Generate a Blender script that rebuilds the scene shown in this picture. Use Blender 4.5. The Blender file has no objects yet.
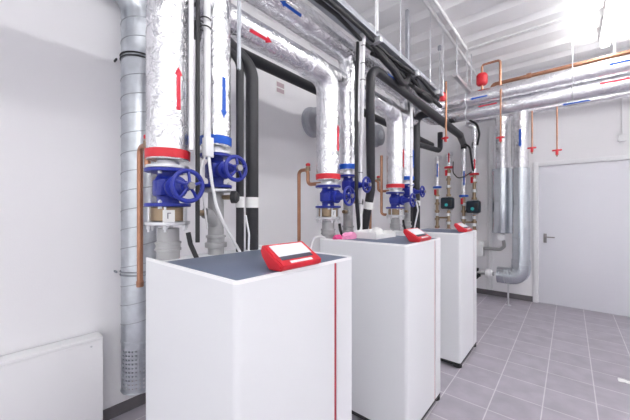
import bpy, bmesh, math, random
from mathutils import Vector, Matrix, noise
random.seed(7)
scene = bpy.context.scene
COL = scene.collection
PI = math.pi
V = Vector

# ------------------------------------------------------------------ materials
def new_mat(name):
    m = bpy.data.materials.new(name)
    m.use_nodes = True
    nt = m.node_tree
    return m, nt, nt.nodes['Principled BSDF']

def plain(name, col, rough=0.5, metal=0.0, bump=0.0, bscale=40.0, var=0.0, vscale=6.0, coat=0.0, spec=0.5):
    m, nt, b = new_mat(name)
    b.inputs['Base Color'].default_value = (*col, 1)
    b.inputs['Roughness'].default_value = rough
    b.inputs['Metallic'].default_value = metal
    b.inputs['Coat Weight'].default_value = coat
    b.inputs['Specular IOR Level'].default_value = spec
    tc = nt.nodes.new('ShaderNodeTexCoord')
    if bump > 0:
        n = nt.nodes.new('ShaderNodeTexNoise'); n.inputs['Scale'].default_value = bscale
        n.inputs['Detail'].default_value = 5
        bp = nt.nodes.new('ShaderNodeBump'); bp.inputs['Strength'].default_value = bump
        bp.inputs['Distance'].default_value = 0.01
        nt.links.new(tc.outputs['Object'], n.inputs['Vector'])
        nt.links.new(n.outputs['Fac'], bp.inputs['Height'])
        nt.links.new(bp.outputs['Normal'], b.inputs['Normal'])
    if var > 0:
        n = nt.nodes.new('ShaderNodeTexNoise'); n.inputs['Scale'].default_value = vscale
        n.inputs['Detail'].default_value = 4
        r = nt.nodes.new('ShaderNodeValToRGB')
        r.color_ramp.elements[0].position = 0.3; r.color_ramp.elements[1].position = 0.7
        r.color_ramp.elements[0].color = (*[c * (1 - var) for c in col], 1)
        r.color_ramp.elements[1].color = (*[min(1, c * (1 + var)) for c in col], 1)
        nt.links.new(tc.outputs['Object'], n.inputs['Vector'])
        nt.links.new(n.outputs['Fac'], r.inputs['Fac'])
        nt.links.new(r.outputs['Color'], b.inputs['Base Color'])
    return m

def foil_mat():
    m, nt, b = new_mat('aluminium_foil')
    b.inputs['Metallic'].default_value = 1.0
    N, Lk = nt.nodes.new, nt.links.new
    tc = N('ShaderNodeTexCoord')
    n1 = N('ShaderNodeTexNoise'); n1.inputs['Scale'].default_value = 9; n1.inputs['Detail'].default_value = 5; n1.inputs['Distortion'].default_value = 2.0
    n2 = N('ShaderNodeTexNoise'); n2.inputs['Scale'].default_value = 45; n2.inputs['Detail'].default_value = 4; n2.inputs['Distortion'].default_value = 1.0
    v1 = N('ShaderNodeTexVoronoi'); v1.feature = 'DISTANCE_TO_EDGE'; v1.inputs['Scale'].default_value = 11
    wv = N('ShaderNodeMixRGB') if False else N('ShaderNodeVectorMath'); wv.operation = 'MULTIPLY_ADD'
    wv.inputs[1].default_value = (.12, .12, .12)
    Lk(tc.outputs['Object'], n1.inputs['Vector']); Lk(tc.outputs['Object'], n2.inputs['Vector'])
    Lk(n1.outputs['Color'], wv.inputs[0]); Lk(tc.outputs['Object'], wv.inputs[2]); Lk(wv.outputs['Vector'], v1.inputs['Vector'])
    cr = N('ShaderNodeMapRange'); cr.inputs['From Max'].default_value = .14
    Lk(v1.outputs['Distance'], cr.inputs['Value'])
    a1 = N('ShaderNodeMath'); a1.operation = 'MULTIPLY_ADD'; a1.inputs[1].default_value = .35
    Lk(cr.outputs['Result'], a1.inputs[0]); Lk(n1.outputs['Fac'], a1.inputs[2])
    a2 = N('ShaderNodeMath'); a2.operation = 'MULTIPLY_ADD'; a2.inputs[1].default_value = .3
    Lk(n2.outputs['Fac'], a2.inputs[0]); Lk(a1.outputs[0], a2.inputs[2])
    bp = N('ShaderNodeBump'); bp.inputs['Strength'].default_value = 0.45; bp.inputs['Distance'].default_value = 0.012
    Lk(a2.outputs[0], bp.inputs['Height']); Lk(bp.outputs['Normal'], b.inputs['Normal'])
    rr = N('ShaderNodeMapRange'); rr.inputs['To Min'].default_value = 0.10; rr.inputs['To Max'].default_value = 0.34
    Lk(n2.outputs['Fac'], rr.inputs['Value']); Lk(rr.outputs['Result'], b.inputs['Roughness'])
    cc = N('ShaderNodeValToRGB')  # crease lines darkened in the base colour to imitate dark reflections
    cc.color_ramp.elements[0].position = .0; cc.color_ramp.elements[0].color = (.60, .60, .63, 1)
    cc.color_ramp.elements[1].position = .30; cc.color_ramp.elements[1].color = (.86, .86, .885, 1)
    Lk(cr.outputs['Result'], cc.inputs['Fac']); Lk(cc.outputs['Color'], b.inputs['Base Color'])
    return m

def floor_mat():
    m, nt, b = new_mat('grey_floor_tiles')
    tc = nt.nodes.new('ShaderNodeTexCoord')
    mp = nt.nodes.new('ShaderNodeMapping')
    T = 0.303
    mp.inputs['Location'].default_value = (0.154 + T * 40, -3.06 + T * 40, 0)
    br = nt.nodes.new('ShaderNodeTexBrick'); br.offset = 0.0; br.squash = 1.0
    br.inputs['Scale'].default_value = 1.0
    br.inputs['Brick Width'].default_value = T; br.inputs['Row Height'].default_value = T
    br.inputs['Mortar Size'].default_value = 0.004; br.inputs['Mortar Smooth'].default_value = 0.2
    br.inputs['Bias'].default_value = -0.2
    br.inputs['Color1'].default_value = (0.385, 0.36, 0.408, 1)
    br.inputs['Color2'].default_value = (0.415, 0.39, 0.44, 1)
    br.inputs['Mortar'].default_value = (0.62, 0.60, 0.62, 1)
    n = nt.nodes.new('ShaderNodeTexNoise'); n.inputs['Scale'].default_value = 7; n.inputs['Detail'].default_value = 6
    mx = nt.nodes.new('ShaderNodeMix'); mx.data_type = 'RGBA'; mx.blend_type = 'OVERLAY'; mx.inputs['Factor'].default_value = 0.25
    nt.links.new(tc.outputs['Object'], mp.inputs['Vector'])
    nt.links.new(mp.outputs['Vector'], br.inputs['Vector'])
    nt.links.new(tc.outputs['Object'], n.inputs['Vector'])
    nt.links.new(br.outputs['Color'], mx.inputs['A'])
    nt.links.new(n.outputs['Fac'], mx.inputs['B'])
    nt.links.new(mx.outputs['Result'], b.inputs['Base Color'])
    b.inputs['Roughness'].default_value = 0.42
    bp = nt.nodes.new('ShaderNodeBump'); bp.inputs['Strength'].default_value = 0.3; bp.inputs['Distance'].default_value = 0.003; bp.invert = True
    nt.links.new(br.outputs['Fac'], bp.inputs['Height'])
    nt.links.new(bp.outputs['Normal'], b.inputs['Normal'])
    return m

def screen_mat():
    m, nt, b = new_mat('display_glass')
    b.inputs['Base Color'].default_value = (0.66, 0.67, 0.70, 1)
    b.inputs['Roughness'].default_value = 0.08
    b.inputs['Emission Color'].default_value = (0.85, 0.9, 1, 1)
    b.inputs['Emission Strength'].default_value = 0.08
    return m

def emit_mat(name, col, s):
    m, nt, b = new_mat(name)
    b.inputs['Base Color'].default_value = (0.9, 0.9, 0.9, 1)
    b.inputs['Emission Color'].default_value = (*col, 1)
    b.inputs['Emission Strength'].default_value = s
    return m

M = {}
M['wall'] = plain('white_wall_plaster', (0.84, 0.832, 0.85), 0.75, bump=0.05, bscale=120)
M['ceil'] = plain('white_trapezoidal_sheet', (0.93, 0.93, 0.93), 0.5)
M['floor'] = floor_mat()
M['base'] = plain('dark_tile_skirting', (0.125, 0.115, 0.125), 0.5, var=0.15)
M['cabinet'] = plain('white_cabinet_lacquer', (0.88, 0.875, 0.89), 0.45)
M['white'] = plain('white_lacquer', (0.765, 0.775, 0.795), 0.5, spec=0.3)
M['rim'] = plain('white_rim_lacquer', (0.90, 0.90, 0.91), 0.4, spec=0.4)
M['door'] = plain('light_grey_door_paint', (0.78, 0.78, 0.83), 0.4)
M['frame'] = plain('door_frame_white', (0.80, 0.80, 0.82), 0.4)
M['slate'] = plain('slate_grey_cover', (0.135, 0.162, 0.23), 0.5, bump=0.06, bscale=300)
M['red'] = plain('red_plastic', (0.62, 0.018, 0.032), 0.35)
M['stripe'] = plain('dark_red_stripe', (0.50, 0.03, 0.06), 0.4)
M['redring'] = plain('red_end_collar', (0.66, 0.02, 0.035), 0.4)
M['bluering'] = plain('bright_blue_end_collar', (0.0, 0.09, 0.55), 0.4)
M['redtape'] = plain('red_arrow_tape', (0.68, 0.02, 0.05), 0.45)
M['bluetape'] = plain('blue_arrow_tape', (0.0, 0.085, 0.50), 0.45)
M['blue'] = plain('blue_cast_paint', (0.015, 0.028, 0.29), 0.35, bump=0.05, bscale=90)
M['foil'] = foil_mat()
M['galv'] = plain('galvanised_sheet', (0.56, 0.59, 0.625), 0.33, 0.95, var=0.10, vscale=14)
M['jacket'] = plain('steel_jacket_sheet', (0.66, 0.70, 0.735), 0.27, 0.97, var=0.05, vscale=5)
M['seam'] = plain('duct_seam_steel', (0.35, 0.37, 0.40), 0.45, 0.9)
M['steel'] = plain('zinc_plated_steel', (0.70, 0.71, 0.73), 0.35, 0.85)
M['cast'] = plain('grey_painted_pipe', (0.40, 0.40, 0.405), 0.42, 0.25, bump=0.08, bscale=60)
M['copper'] = plain('copper_tube', (0.45, 0.23, 0.145), 0.33, 0.85, var=0.2, vscale=9)
M['brass'] = plain('brass_fitting', (0.36, 0.27, 0.18), 0.35, 0.8, var=0.15)
M['black'] = plain('black_foam_insulation', (0.020, 0.020, 0.025), 0.48, bump=0.1, bscale=50)
M['rubber'] = plain('black_rubber', (0.02, 0.02, 0.023), 0.5)
M['plastic'] = plain('white_plastic', (0.80, 0.80, 0.81), 0.4)
M['grey'] = plain('grey_plastic', (0.36, 0.37, 0.41), 0.5)
M['tray'] = plain('tray_zinc', (0.40, 0.42, 0.46), 0.45, 0.5)
M['handle'] = plain('brushed_dark_steel', (0.30, 0.29, 0.29), 0.4, 0.7)
M['paper'] = plain('white_paper', (0.83, 0.83, 0.82), 0.8)
M['ink'] = plain('grey_print', (0.25, 0.25, 0.27), 0.7)
M['pinkink'] = plain('faded_pink_print', (0.52, 0.40, 0.44), 0.7)
M['pink'] = plain('pink_cloth', (0.85, 0.33, 0.55), 0.85, bump=0.3, bscale=70)
M['hotpink'] = plain('deep_pink_cloth', (0.80, 0.09, 0.28), 0.85, bump=0.3, bscale=70)
M['pump'] = plain('dark_teal_pump', (0.012, 0.022, 0.035), 0.35)
M['teal'] = plain('teal_dial', (0.03, 0.42, 0.42), 0.4)
M['screen'] = screen_mat()
M['dark'] = plain('dark_display_bar', (0.10, 0.10, 0.13), 0.25)
M['lamp'] = emit_mat('lamp_diffuser', (1.0, 0.99, 0.985), 9.5)
M['fill_glow'] = emit_mat('fill_lamp_glow', (1.0, 0.99, 0.985), 32.0)
M['lamp_body'] = plain('lamp_housing', (0.8, 0.8, 0.8), 0.4)

# ------------------------------------------------------------------ mesh builder (all coordinates are world metres)
def woff(p):
    o = V((0, 0, 0))
    while p is not None:
        o += p.location
        p = p.parent
    return o

def frame_of(axis):
    a = V(axis).normalized()
    u = V((0, 0, 1)) if abs(a.z) < 0.9 else V((1, 0, 0))
    x = u.cross(a).normalized()
    return x, a.cross(x).normalized(), a

def fillet(pts, bend, n=8):
    pts = [V(p) for p in pts]
    if bend <= 0: return pts
    out = [pts[0]]
    for i in range(1, len(pts) - 1):
        p, a, b = pts[i], pts[i - 1], pts[i + 1]
        da, db = (a - p), (b - p)
        la, lb = da.length, db.length
        da.normalize(); db.normalize()
        ang = da.angle(db)
        if ang > PI - 0.02:
            out.append(p); continue
        cut = min(bend / math.tan(ang / 2), la * 0.49, lb * 0.49)
        r = cut * math.tan(ang / 2)
        s, e = p + da * cut, p + db * cut
        c = p + (da + db).normalized() * (r / math.sin(ang / 2))
        vs, ve = s - c, e - c
        tot = vs.angle(ve)
        for k in range(n + 1):
            t = k / n
            w = (math.sin((1 - t) * tot) * vs + math.sin(t * tot) * ve) / math.sin(tot)
            out.append(c + w)
    out.append(pts[-1])
    return out

class MB:
    def __init__(self):
        self.bm = bmesh.new()
    def box(self, lo, hi, bev=0.0, rot=None, seg=2):
        lo, hi = V(lo), V(hi)
        c = (lo + hi) / 2; s = hi - lo
        mat = Matrix.Translation(c)
        if rot is not None: mat = mat @ rot
        mat = mat @ Matrix.Diagonal((abs(s.x), abs(s.y), abs(s.z), 1))
        g = bmesh.ops.create_cube(self.bm, size=1, matrix=mat)
        if bev > 0:
            es = list({e for v in g['verts'] for e in v.link_edges})
            bmesh.ops.bevel(self.bm, geom=es, offset=bev, segments=seg, affect='EDGES', profile=0.5)
        return self
    def lathe(self, o, axis, prof, seg=24, cap=True):
        x, y, a = frame_of(axis); o = V(o)
        rings = []
        for r, h in prof:
            rings.append([self.bm.verts.new(o + a * h + (x * math.cos(2 * PI * k / seg) + y * math.sin(2 * PI * k / seg)) * max(r, 1e-5)) for k in range(seg)])
        for i in range(len(rings) - 1):
            for k in range(seg):
                self.bm.faces.new((rings[i][k], rings[i][(k + 1) % seg], rings[i + 1][(k + 1) % seg], rings[i + 1][k]))
        if cap:
            self.bm.faces.new(list(reversed(rings[0]))); self.bm.faces.new(rings[-1])
        return self
    def cyl(self, a, b, r, seg=24, bev=0.0):
        a, b = V(a), V(b); L = (b - a).length
        p = [(r, 0), (r, L)] if bev <= 0 else [(r - bev, 0), (r, bev), (r, L - bev), (r - bev, L)]
        return self.lathe(a, b - a, p, seg)
    def tube(self, pts, r, bend=0.1, seg=20, wob=0.0, step=None, n=8, closed=False, prof=None):
        P = fillet(pts, bend, n) if not closed else [V(p) for p in pts]
        if step:
            Q = [P[0]]
            for i in range(1, len(P)):
                d = P[i] - P[i - 1]; k = max(1, int(d.length / step))
                for j in range(1, k + 1): Q.append(P[i - 1] + d * j / k)
            P = Q
        N = len(P)
        tang = []
        for i in range(N):
            a = P[i - 1] if (i > 0 or closed) else P[i]
            b = P[(i + 1) % N] if (i < N - 1 or closed) else P[i]
            tang.append((b - a).normalized())
        x, y, _ = frame_of(tang[0])
        rings = []
        for i in range(N):
            if i > 0:
                q = tang[i - 1].rotation_difference(tang[i])
                x = q @ x
                x = (x - tang[i] * x.dot(tang[i])).normalized()
            y = tang[i].cross(x)
            ring = []
            rr = r if prof is None else prof(i / (N - 1))
            for k in range(seg):
                d = x * math.cos(2 * PI * k / seg) + y * math.sin(2 * PI * k / seg)
                q = P[i] + d * rr
                if wob: q += d * wob * noise.noise(q * 17.0) + d * wob * 0.6 * noise.noise(q * 43.0)
                ring.append(self.bm.verts.new(q))
            rings.append(ring)
        for i in range(N if closed else N - 1):
            j = (i + 1) % N
            for k in range(seg):
                self.bm.faces.new((rings[i][k], rings[i][(k + 1) % seg], rings[j][(k + 1) % seg], rings[j][k]))
        if not closed:
            self.bm.faces.new(list(reversed(rings[0]))); self.bm.faces.new(rings[-1])
        return self
    def torus(self, c, axis, R, r, seg=36, ts=10):
        x, y, a = frame_of(axis)
        pts = [V(c) + (x * math.cos(2 * PI * k / seg) + y * math.sin(2 * PI * k / seg)) * R for k in range(seg)]
        return self.tube(pts, r, seg=ts, closed=True)
    def prism(self, poly, fn, h0, h1):
        """poly: list of 2-D points, fn(u, v, h) -> world point"""
        a = [self.bm.verts.new(V(fn(u, v, h0))) for u, v in poly]
        b = [self.bm.verts.new(V(fn(u, v, h1))) for u, v in poly]
        n = len(poly)
        for i in range(n):
            self.bm.faces.new((a[i], a[(i + 1) % n], b[(i + 1) % n], b[i]))
        self.bm.faces.new(list(reversed(a))); self.bm.faces.new(b)
        return self
    def arrow(self, c, axis, rad, r, L, w, hw, hl, off=0.0022):
        """arrow tape on a pipe, pointing along +axis; c = axis point under the arrow centre"""
        a = V(axis).normalized(); d = V(rad).normalized(); t = a.cross(d)
        def pt(s, b, o=off):
            th = b / r
            return V(c) + a * s + (d * math.cos(th) + t * math.sin(th)) * (r + o)
        rows = [(-L / 2, w / 2), (L / 2 - hl, w / 2), (L / 2 - hl, hw / 2)] + [(L / 2 - hl + hl * k / 4, hw / 2 * (1 - k / 4)) for k in (1, 2, 3)] + [(L / 2, 0.0006)]
        n = 6
        for o in (off,):
            R = [[self.bm.verts.new(pt(s, b * (2 * k / n - 1), o)) for k in range(n + 1)] for s, b in rows]
            R2 = [[self.bm.verts.new(pt(s, b * (2 * k / n - 1), -0.002)) for k in range(n + 1)] for s, b in rows]
            for i in range(len(R) - 1):
                for k in range(n):
                    self.bm.faces.new((R[i][k], R[i + 1][k], R[i + 1][k + 1], R[i][k + 1]))
                self.bm.faces.new((R[i][0], R2[i][0], R2[i + 1][0], R[i + 1][0]))
                self.bm.faces.new((R[i][n], R[i + 1][n], R2[i + 1][n], R2[i][n]))
        return self
    def build(self, name, mat, parent=None, loc=None, smooth=True, angle=35, label=None):
        off = woff(parent) if parent is not None else V(loc if loc is not None else (0, 0, 0))
        bmesh.ops.translate(self.bm, verts=self.bm.verts, vec=-off)
        bmesh.ops.recalc_face_normals(self.bm, faces=self.bm.faces)
        me = bpy.data.meshes.new(name)
        self.bm.to_mesh(me); self.bm.free()
        me.materials.append(M[mat])
        if smooth:
            me.shade_smooth(); me.set_sharp_from_angle(angle=math.radians(angle))
        o = bpy.data.objects.new(name, me)
        COL.objects.link(o)
        if parent is not None: o.parent = parent
        else: o.location = off
        if label: o['label'] = label
        return o

def tag(o, label, cat, group=None):
    o['label'] = label; o['category'] = cat
    if group: o['group'] = group
    return o

def thing(name, loc, label, cat, group=None):
    o = bpy.data.objects.new(name, None); COL.objects.link(o)
    o.empty_display_size = 0.05
    o.location = loc
    return tag(o, label, cat, group)

def struct(o):
    o['kind'] = 'structure'
    return o

# ------------------------------------------------------------------ room
XL, YB, XR, YF, H = -2.425, 5.80, 3.2, -2.4, 3.47
struct(MB().box((XL - .1, YF - .1, -.1), (XR + .1, YB + .1, 0)).build('floor', 'floor', smooth=False))
struct(MB().box((XL - .12, YF - .1, 0), (XL, YB + .1, H + .3)).build('wall_left', 'wall', smooth=False))
DX0, DX1, DZ = -0.371, 0.66, 2.131
wb = MB()
wb.box((XL, YB, 0), (DX0 - .07, YB + .12, H + .3)); wb.box((DX1 + .07, YB, 0), (XR, YB + .12, H + .3)); wb.box((DX0 - .07, YB, DZ + .01), (DX1 + .07, YB + .12, H + .3))
struct(wb.build('wall_back', 'wall', smooth=False))
struct(MB().box((XR, YF - .1, 0), (XR + .12, YB + .1, H + .3)).build('wall_right', 'wall', smooth=False))
wf = MB()   # wall behind the camera with a wide opening, invented to let fill light in
wf.box((XL, YF - .12, 0), (-2.2, YF, H + .3)); wf.box((2.9, YF - .12, 0), (XR, YF, H + .3)); wf.box((-2.2, YF - .12, 3.1), (2.9, YF, H + .3))
struct(wf.build('wall_front', 'wall', smooth=False))
# trapezoidal sheet ceiling, ribs along x
per, y0 = 0.395, YF - 0.4
prof = []
y = y0
while y < YB + 0.3:
    prof += [(y, H), (y + .20, H), (y + .255, H + .05), (y + .34, H + .05)]
    y += per
prof.append((y, H))
poly = prof + [(y, H + .25), (y0, H + .25)]
struct(MB().prism(poly, lambda u, v, h: (h, u, v), XL - .1, XR + .1).build('ceiling', 'ceil', smooth=False))
struct(MB().box((XL, YF, 0), (XL + .011, YB, .08)).build('baseboard_left', 'base', smooth=False))
struct(MB().box((XL + .011, YB - .011, 0), (DX0 - .07, YB, .085)).build('baseboard_back', 'base', smooth=False))
struct(MB().box((DX1 + .07, YB - .011, 0), (XR, YB, .085)).build('baseboard_right', 'base', smooth=False))
# door in the back wall
d = bpy.data.objects.new('door_1', None); COL.objects.link(d); d.location = (DX0, YB, 0); struct(d)
MB().box((DX0, YB + .004, .006), (DX1, YB + .05, DZ - .004), .004).build('door_leaf', 'door', d)
fr = MB()
fr.box((DX0 - .075, YB - .022, 0), (DX0 - .004, YB + .06, DZ + .06), .004)
fr.box((DX1 + .004, YB - .022, 0), (DX1 + .075, YB + .06, DZ + .06), .004)
fr.box((DX0 - .004, YB - .022, DZ), (DX1 + .004, YB + .06, DZ + .06), .004)
fr.build('door_frame', 'frame', d)
h = MB(); h.box((-.312, YB - .008, .945), (-.272, YB + .006, 1.085), .003).build('handle_plate', 'handle', d)
MB().tube([(-.291, YB - .002, 1.035), (-.291, YB - .055, 1.035), (-.175, YB - .055, 1.035)], .0095, .014, 12).build('lever_handle', 'handle', d)
MB().box((.61, YB - .04, 2.02), (.655, YB + .01, 2.10), .004).build('door_closer', 'steel', d)

# ------------------------------------------------------------------ ceiling lamps (a row of battens along the room)
LX, LZ = 0.31, H
lampwords = ['near the back wall door', 'third from the back', 'overhead beside the boilers', 'behind the camera']
for k, (a, b) in enumerate([(3.37, 4.87), (1.57, 3.07), (-.23, 1.27), (-2.03, -.53)]):
    words = ['white ceiling batten lamp nearest the grey door', 'white ceiling batten lamp second from the grey door',
             'white ceiling batten lamp third from the grey door', 'white ceiling batten lamp farthest from the grey door'][k]
    t = thing('batten_lamp', (LX, a, LZ - .12), words, 'lamp', 'ceiling batten lamps')
    MB().box((LX - .05, a, LZ - .055), (LX + .05, b, LZ - .001), .004).build('housing', 'lamp_body', t)
    MB().box((LX - .04, a + .02, LZ - .12), (LX + .04, b - .02, LZ - .055), .018).build('diffuser', 'lamp', t)
SZ = 2.95  # added out-of-view lamps facing the ceiling, only there for soft fill light
for k, (a, b) in enumerate([(2.6, 4.1), (-1.9, -.6)]):
    t = thing('fill_lamp', (2.2, a, SZ), ['added unseen fill lamp right of the grey door', 'added unseen fill lamp behind the camera'][k], 'lamp', 'added fill lamps')
    MB().box((2.15, a, SZ), (2.25, b, SZ + .03), .004).build('housing', 'lamp_body', t)
    MB().box((2.155, a + .02, SZ + .031), (2.245, b - .02, SZ + .05), .005).build('fill_emitter', 'fill_glow', t)
    for yy in (a + .2, b - .2):
        MB().cyl((2.2, yy, SZ + .05), (2.2, yy, H + .02), .004, 8).build('hanger_rod', 'steel', t)

# ------------------------------------------------------------------ boilers
BX0, BX1, BT, BW = -1.445, -0.755, 1.237, 0.634
BY = [0.517, 1.742, 2.905]
who = ['nearest', 'middle', 'farthest']
def arc(cx, cy, r, a0, a1, n=6):
    return [(cx + r * math.cos(math.radians(a0 + (a1 - a0) * k / n)), cy + r * math.sin(math.radians(a0 + (a1 - a0) * k / n))) for k in range(n + 1)]
def boiler(i):
    y0 = BY[i]; y1 = y0 + BW
    t = thing('boiler', (BX0 / 2 + BX1 / 2, y0 + BW / 2, 0),
              ['white floor standing boiler nearest the camera, with an empty slate grey top',
               'white floor standing boiler in the middle of the row, pink cloth on its top',
               'white floor standing boiler at the far end of the row by the pumps'][i], 'boiler', 'row of white boilers')
    R = .022
    plan = [(BX0, y0)] + arc(BX1 - R, y0 + R, R, -90, 0) + [(BX1, y0 + .488), (BX1 - .013, y0 + .488), (BX1 - .013, y0 + .507), (BX1, y0 + .507)] + arc(BX1 - R, y1 - R, R, 0, 90) + [(BX0, y1)]
    up = lambda u, v, h: (u, v, h)
    MB().prism(plan, up, .052, BT - .012).build('casing', 'white', t, angle=30)
    MB().box((BX1 - .0135, y0 + .4885, .05), (BX1 - .0045, y0 + .5065, BT - .013)).build('accent_stripe', 'stripe', t, smooth=False, label='thin dark red stripe')
    w = .008
    rimp = [(BX0, y0)] + arc(BX1 - R, y0 + R, R, -90, 0) + arc(BX1 - R, y1 - R, R, 0, 90) + [(BX0, y1), (BX0, y1 - .024)] + \
           list(reversed(arc(BX1 - .015, y1 - .032, .008, 0, 90))) + list(reversed(arc(BX1 - .015, y0 + w + .008, .008, -90, 0))) + [(BX0, y0 + w)]
    MB().prism(rimp, up, BT - .012, BT).build('top_rim', 'rim', t, angle=30)
    MB().box((-1.28, y0 + w + .001, BT - .0115), (BX1 - .0075, y1 - .0245, BT - .002), .002).build('top_cover', 'slate', t, label='slate grey top cover')
    MB().box((BX0 + .01, y0 + .006, .022), (BX1 - .006, y1 - .006, .0522)).build('base_frame', 'rubber', t, smooth=False, label='black base frame')
    for fx in (BX0 + .05, BX1 - .036):
        for fy in (y0 + .042, y1 - .042):
            f = MB(); f.lathe((fx, fy, 0), (0, 0, 1), [(.030, 0), (.038, .004), (.040, .016), (.036, .024), (.020, .0245)], 20)
            f.build('foot', 'rubber', t, label='round black foot')
    # control panel, tilted towards the aisle
    c0, c1 = y0 + .176, y0 + .391
    sec = [(-.757, BT), (-.745, BT + .006), (-.742, BT + .022), (-.845, BT + .084), (-.856, BT + .082), (-.862, BT + .062), (-.848, BT + .045), (-.825, BT + .01), (-.815, BT)]
    cp = MB(); cp.prism(sec, lambda u, v, h: (u, h, v), c0, c1)
    bmesh.ops.bevel(cp.bm, geom=[e for e in cp.bm.edges if abs(e.verts[0].co.y - e.verts[1].co.y) < 1e-6], offset=.006, segments=3, affect='EDGES')
    cp = cp.build('control_panel', 'red', t, label='red tilted control panel')
    dirv = V((-.845 + .742, 0, .062)).normalized(); nrm = V((.062, 0, .103)).normalized()
    base = V((-.742, 0, BT + .022))
    def slab(name, s0, s1, a0, a1, mat, hgt=.003, lab=None):
        m = MB(); up2 = lambda u, v, h: base + dirv * u + V((0, v, 0)) + nrm * h
        m.prism([(s0, a0), (s1, a0), (s1, a1), (s0, a1)], up2, -.002, hgt)
        return m.build(name, mat, cp, smooth=False, label=lab)
    slab('display', .046, .111, c0 + .022, c1 - .022, 'screen', .0022, 'pale lit display')
    slab('display_bar', .027, .0455, c0 + .022, c1 - .03, 'dark', .002, 'dark bar under the display')
    slab('name_strip', .006, .017, c0 + .05, c1 - .05, 'paper', .0018, 'white name strip')
    return t
for i in range(3): boiler(i)

# ------------------------------------------------------------------ gate valves
def gate_valve(loc, hgt, fr_, pr, wheelR, label, reach=.192):
    x, y, z = loc
    t = thing('gate_valve', loc, label, 'valve', 'blue gate valves on the boiler pipes')
    b = MB()
    b.lathe((x, y, z + .016), (0, 0, 1), [(pr * 1.05, 0), (pr * 1.0, .02), (pr * 1.15, .035), (pr * 1.38, hgt * .36), (pr * 1.38, hgt * .58), (pr * 1.15, hgt - .06), (pr, hgt - .045), (pr * 1.05, hgt - .032)], 28)
    b.box((x - pr * .85, y - pr * 1.28, z + hgt * .27), (x + pr * 1.25, y + pr * 1.28, z + hgt * .72), .012)
    b.lathe((x, y, z + hgt * .5), (1, 0, 0), [(pr * .95, .0), (pr * .95, .072), (pr * 1.1, .074), (pr * 1.1, .088), (pr * .72, .09), (pr * .62, .115), (pr * .42, .145), (pr * .40, .160), (pr * .5, .162), (pr * .5, .172)], 24)
    b.build('valve_body', 'blue', t)
    for zz, nm in ((z, 'flange'), (z + hgt - .016, 'flange')):
        MB().lathe((x, y, zz), (0, 0, 1), [(fr_ - .003, 0), (fr_, .003), (fr_, .013), (fr_ - .003, .016)], 36).build(nm, 'blue', t)
        for k in range(4):
            a = PI / 8 + k * PI / 2 + .35
            px, py = x + math.cos(a) * fr_ * .8, y + math.sin(a) * fr_ * .8
            MB().lathe((px, py, zz - .010), (0, 0, 1), [(.009, 0), (.009, .0105), (.006, .0105), (.006, .026), (.009, .026), (.009, .035), (.005, .036), (.005, .040)], 6).build('bolt', 'steel', t, smooth=False)
    wx = x + reach; zc = z + hgt * .5
    w = MB(); w.torus((wx, y, zc), (1, 0, 0), wheelR, .0098)
    for k in range(5):
        a = k * 2 * PI / 5 + .3
        c, s = math.cos(a), math.sin(a)
        w.tube([(wx + .012, y + c * .010, zc + s * .010), (wx + .010, y + c * wheelR * .55, zc + s * wheelR * .55), (wx, y + c * wheelR, zc + s * wheelR)], .0065, .02, 8)
    w.lathe((wx - .004, y, zc), (1, 0, 0), [(.018, 0), (.018, .026), (.012, .028)], 18)
    wh = w.build('handwheel', 'blue', t)
    MB().cyl((x + .165, y, zc), (wx + .034, y, zc), .010, 14).build('stem', 'handle', t)
    MB().lathe((wx + .022, y, zc), (1, 0, 0), [(.016, 0), (.016, .014)], 6).build('stem_nut', 'handle', t, smooth=False)
    return t

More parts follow.
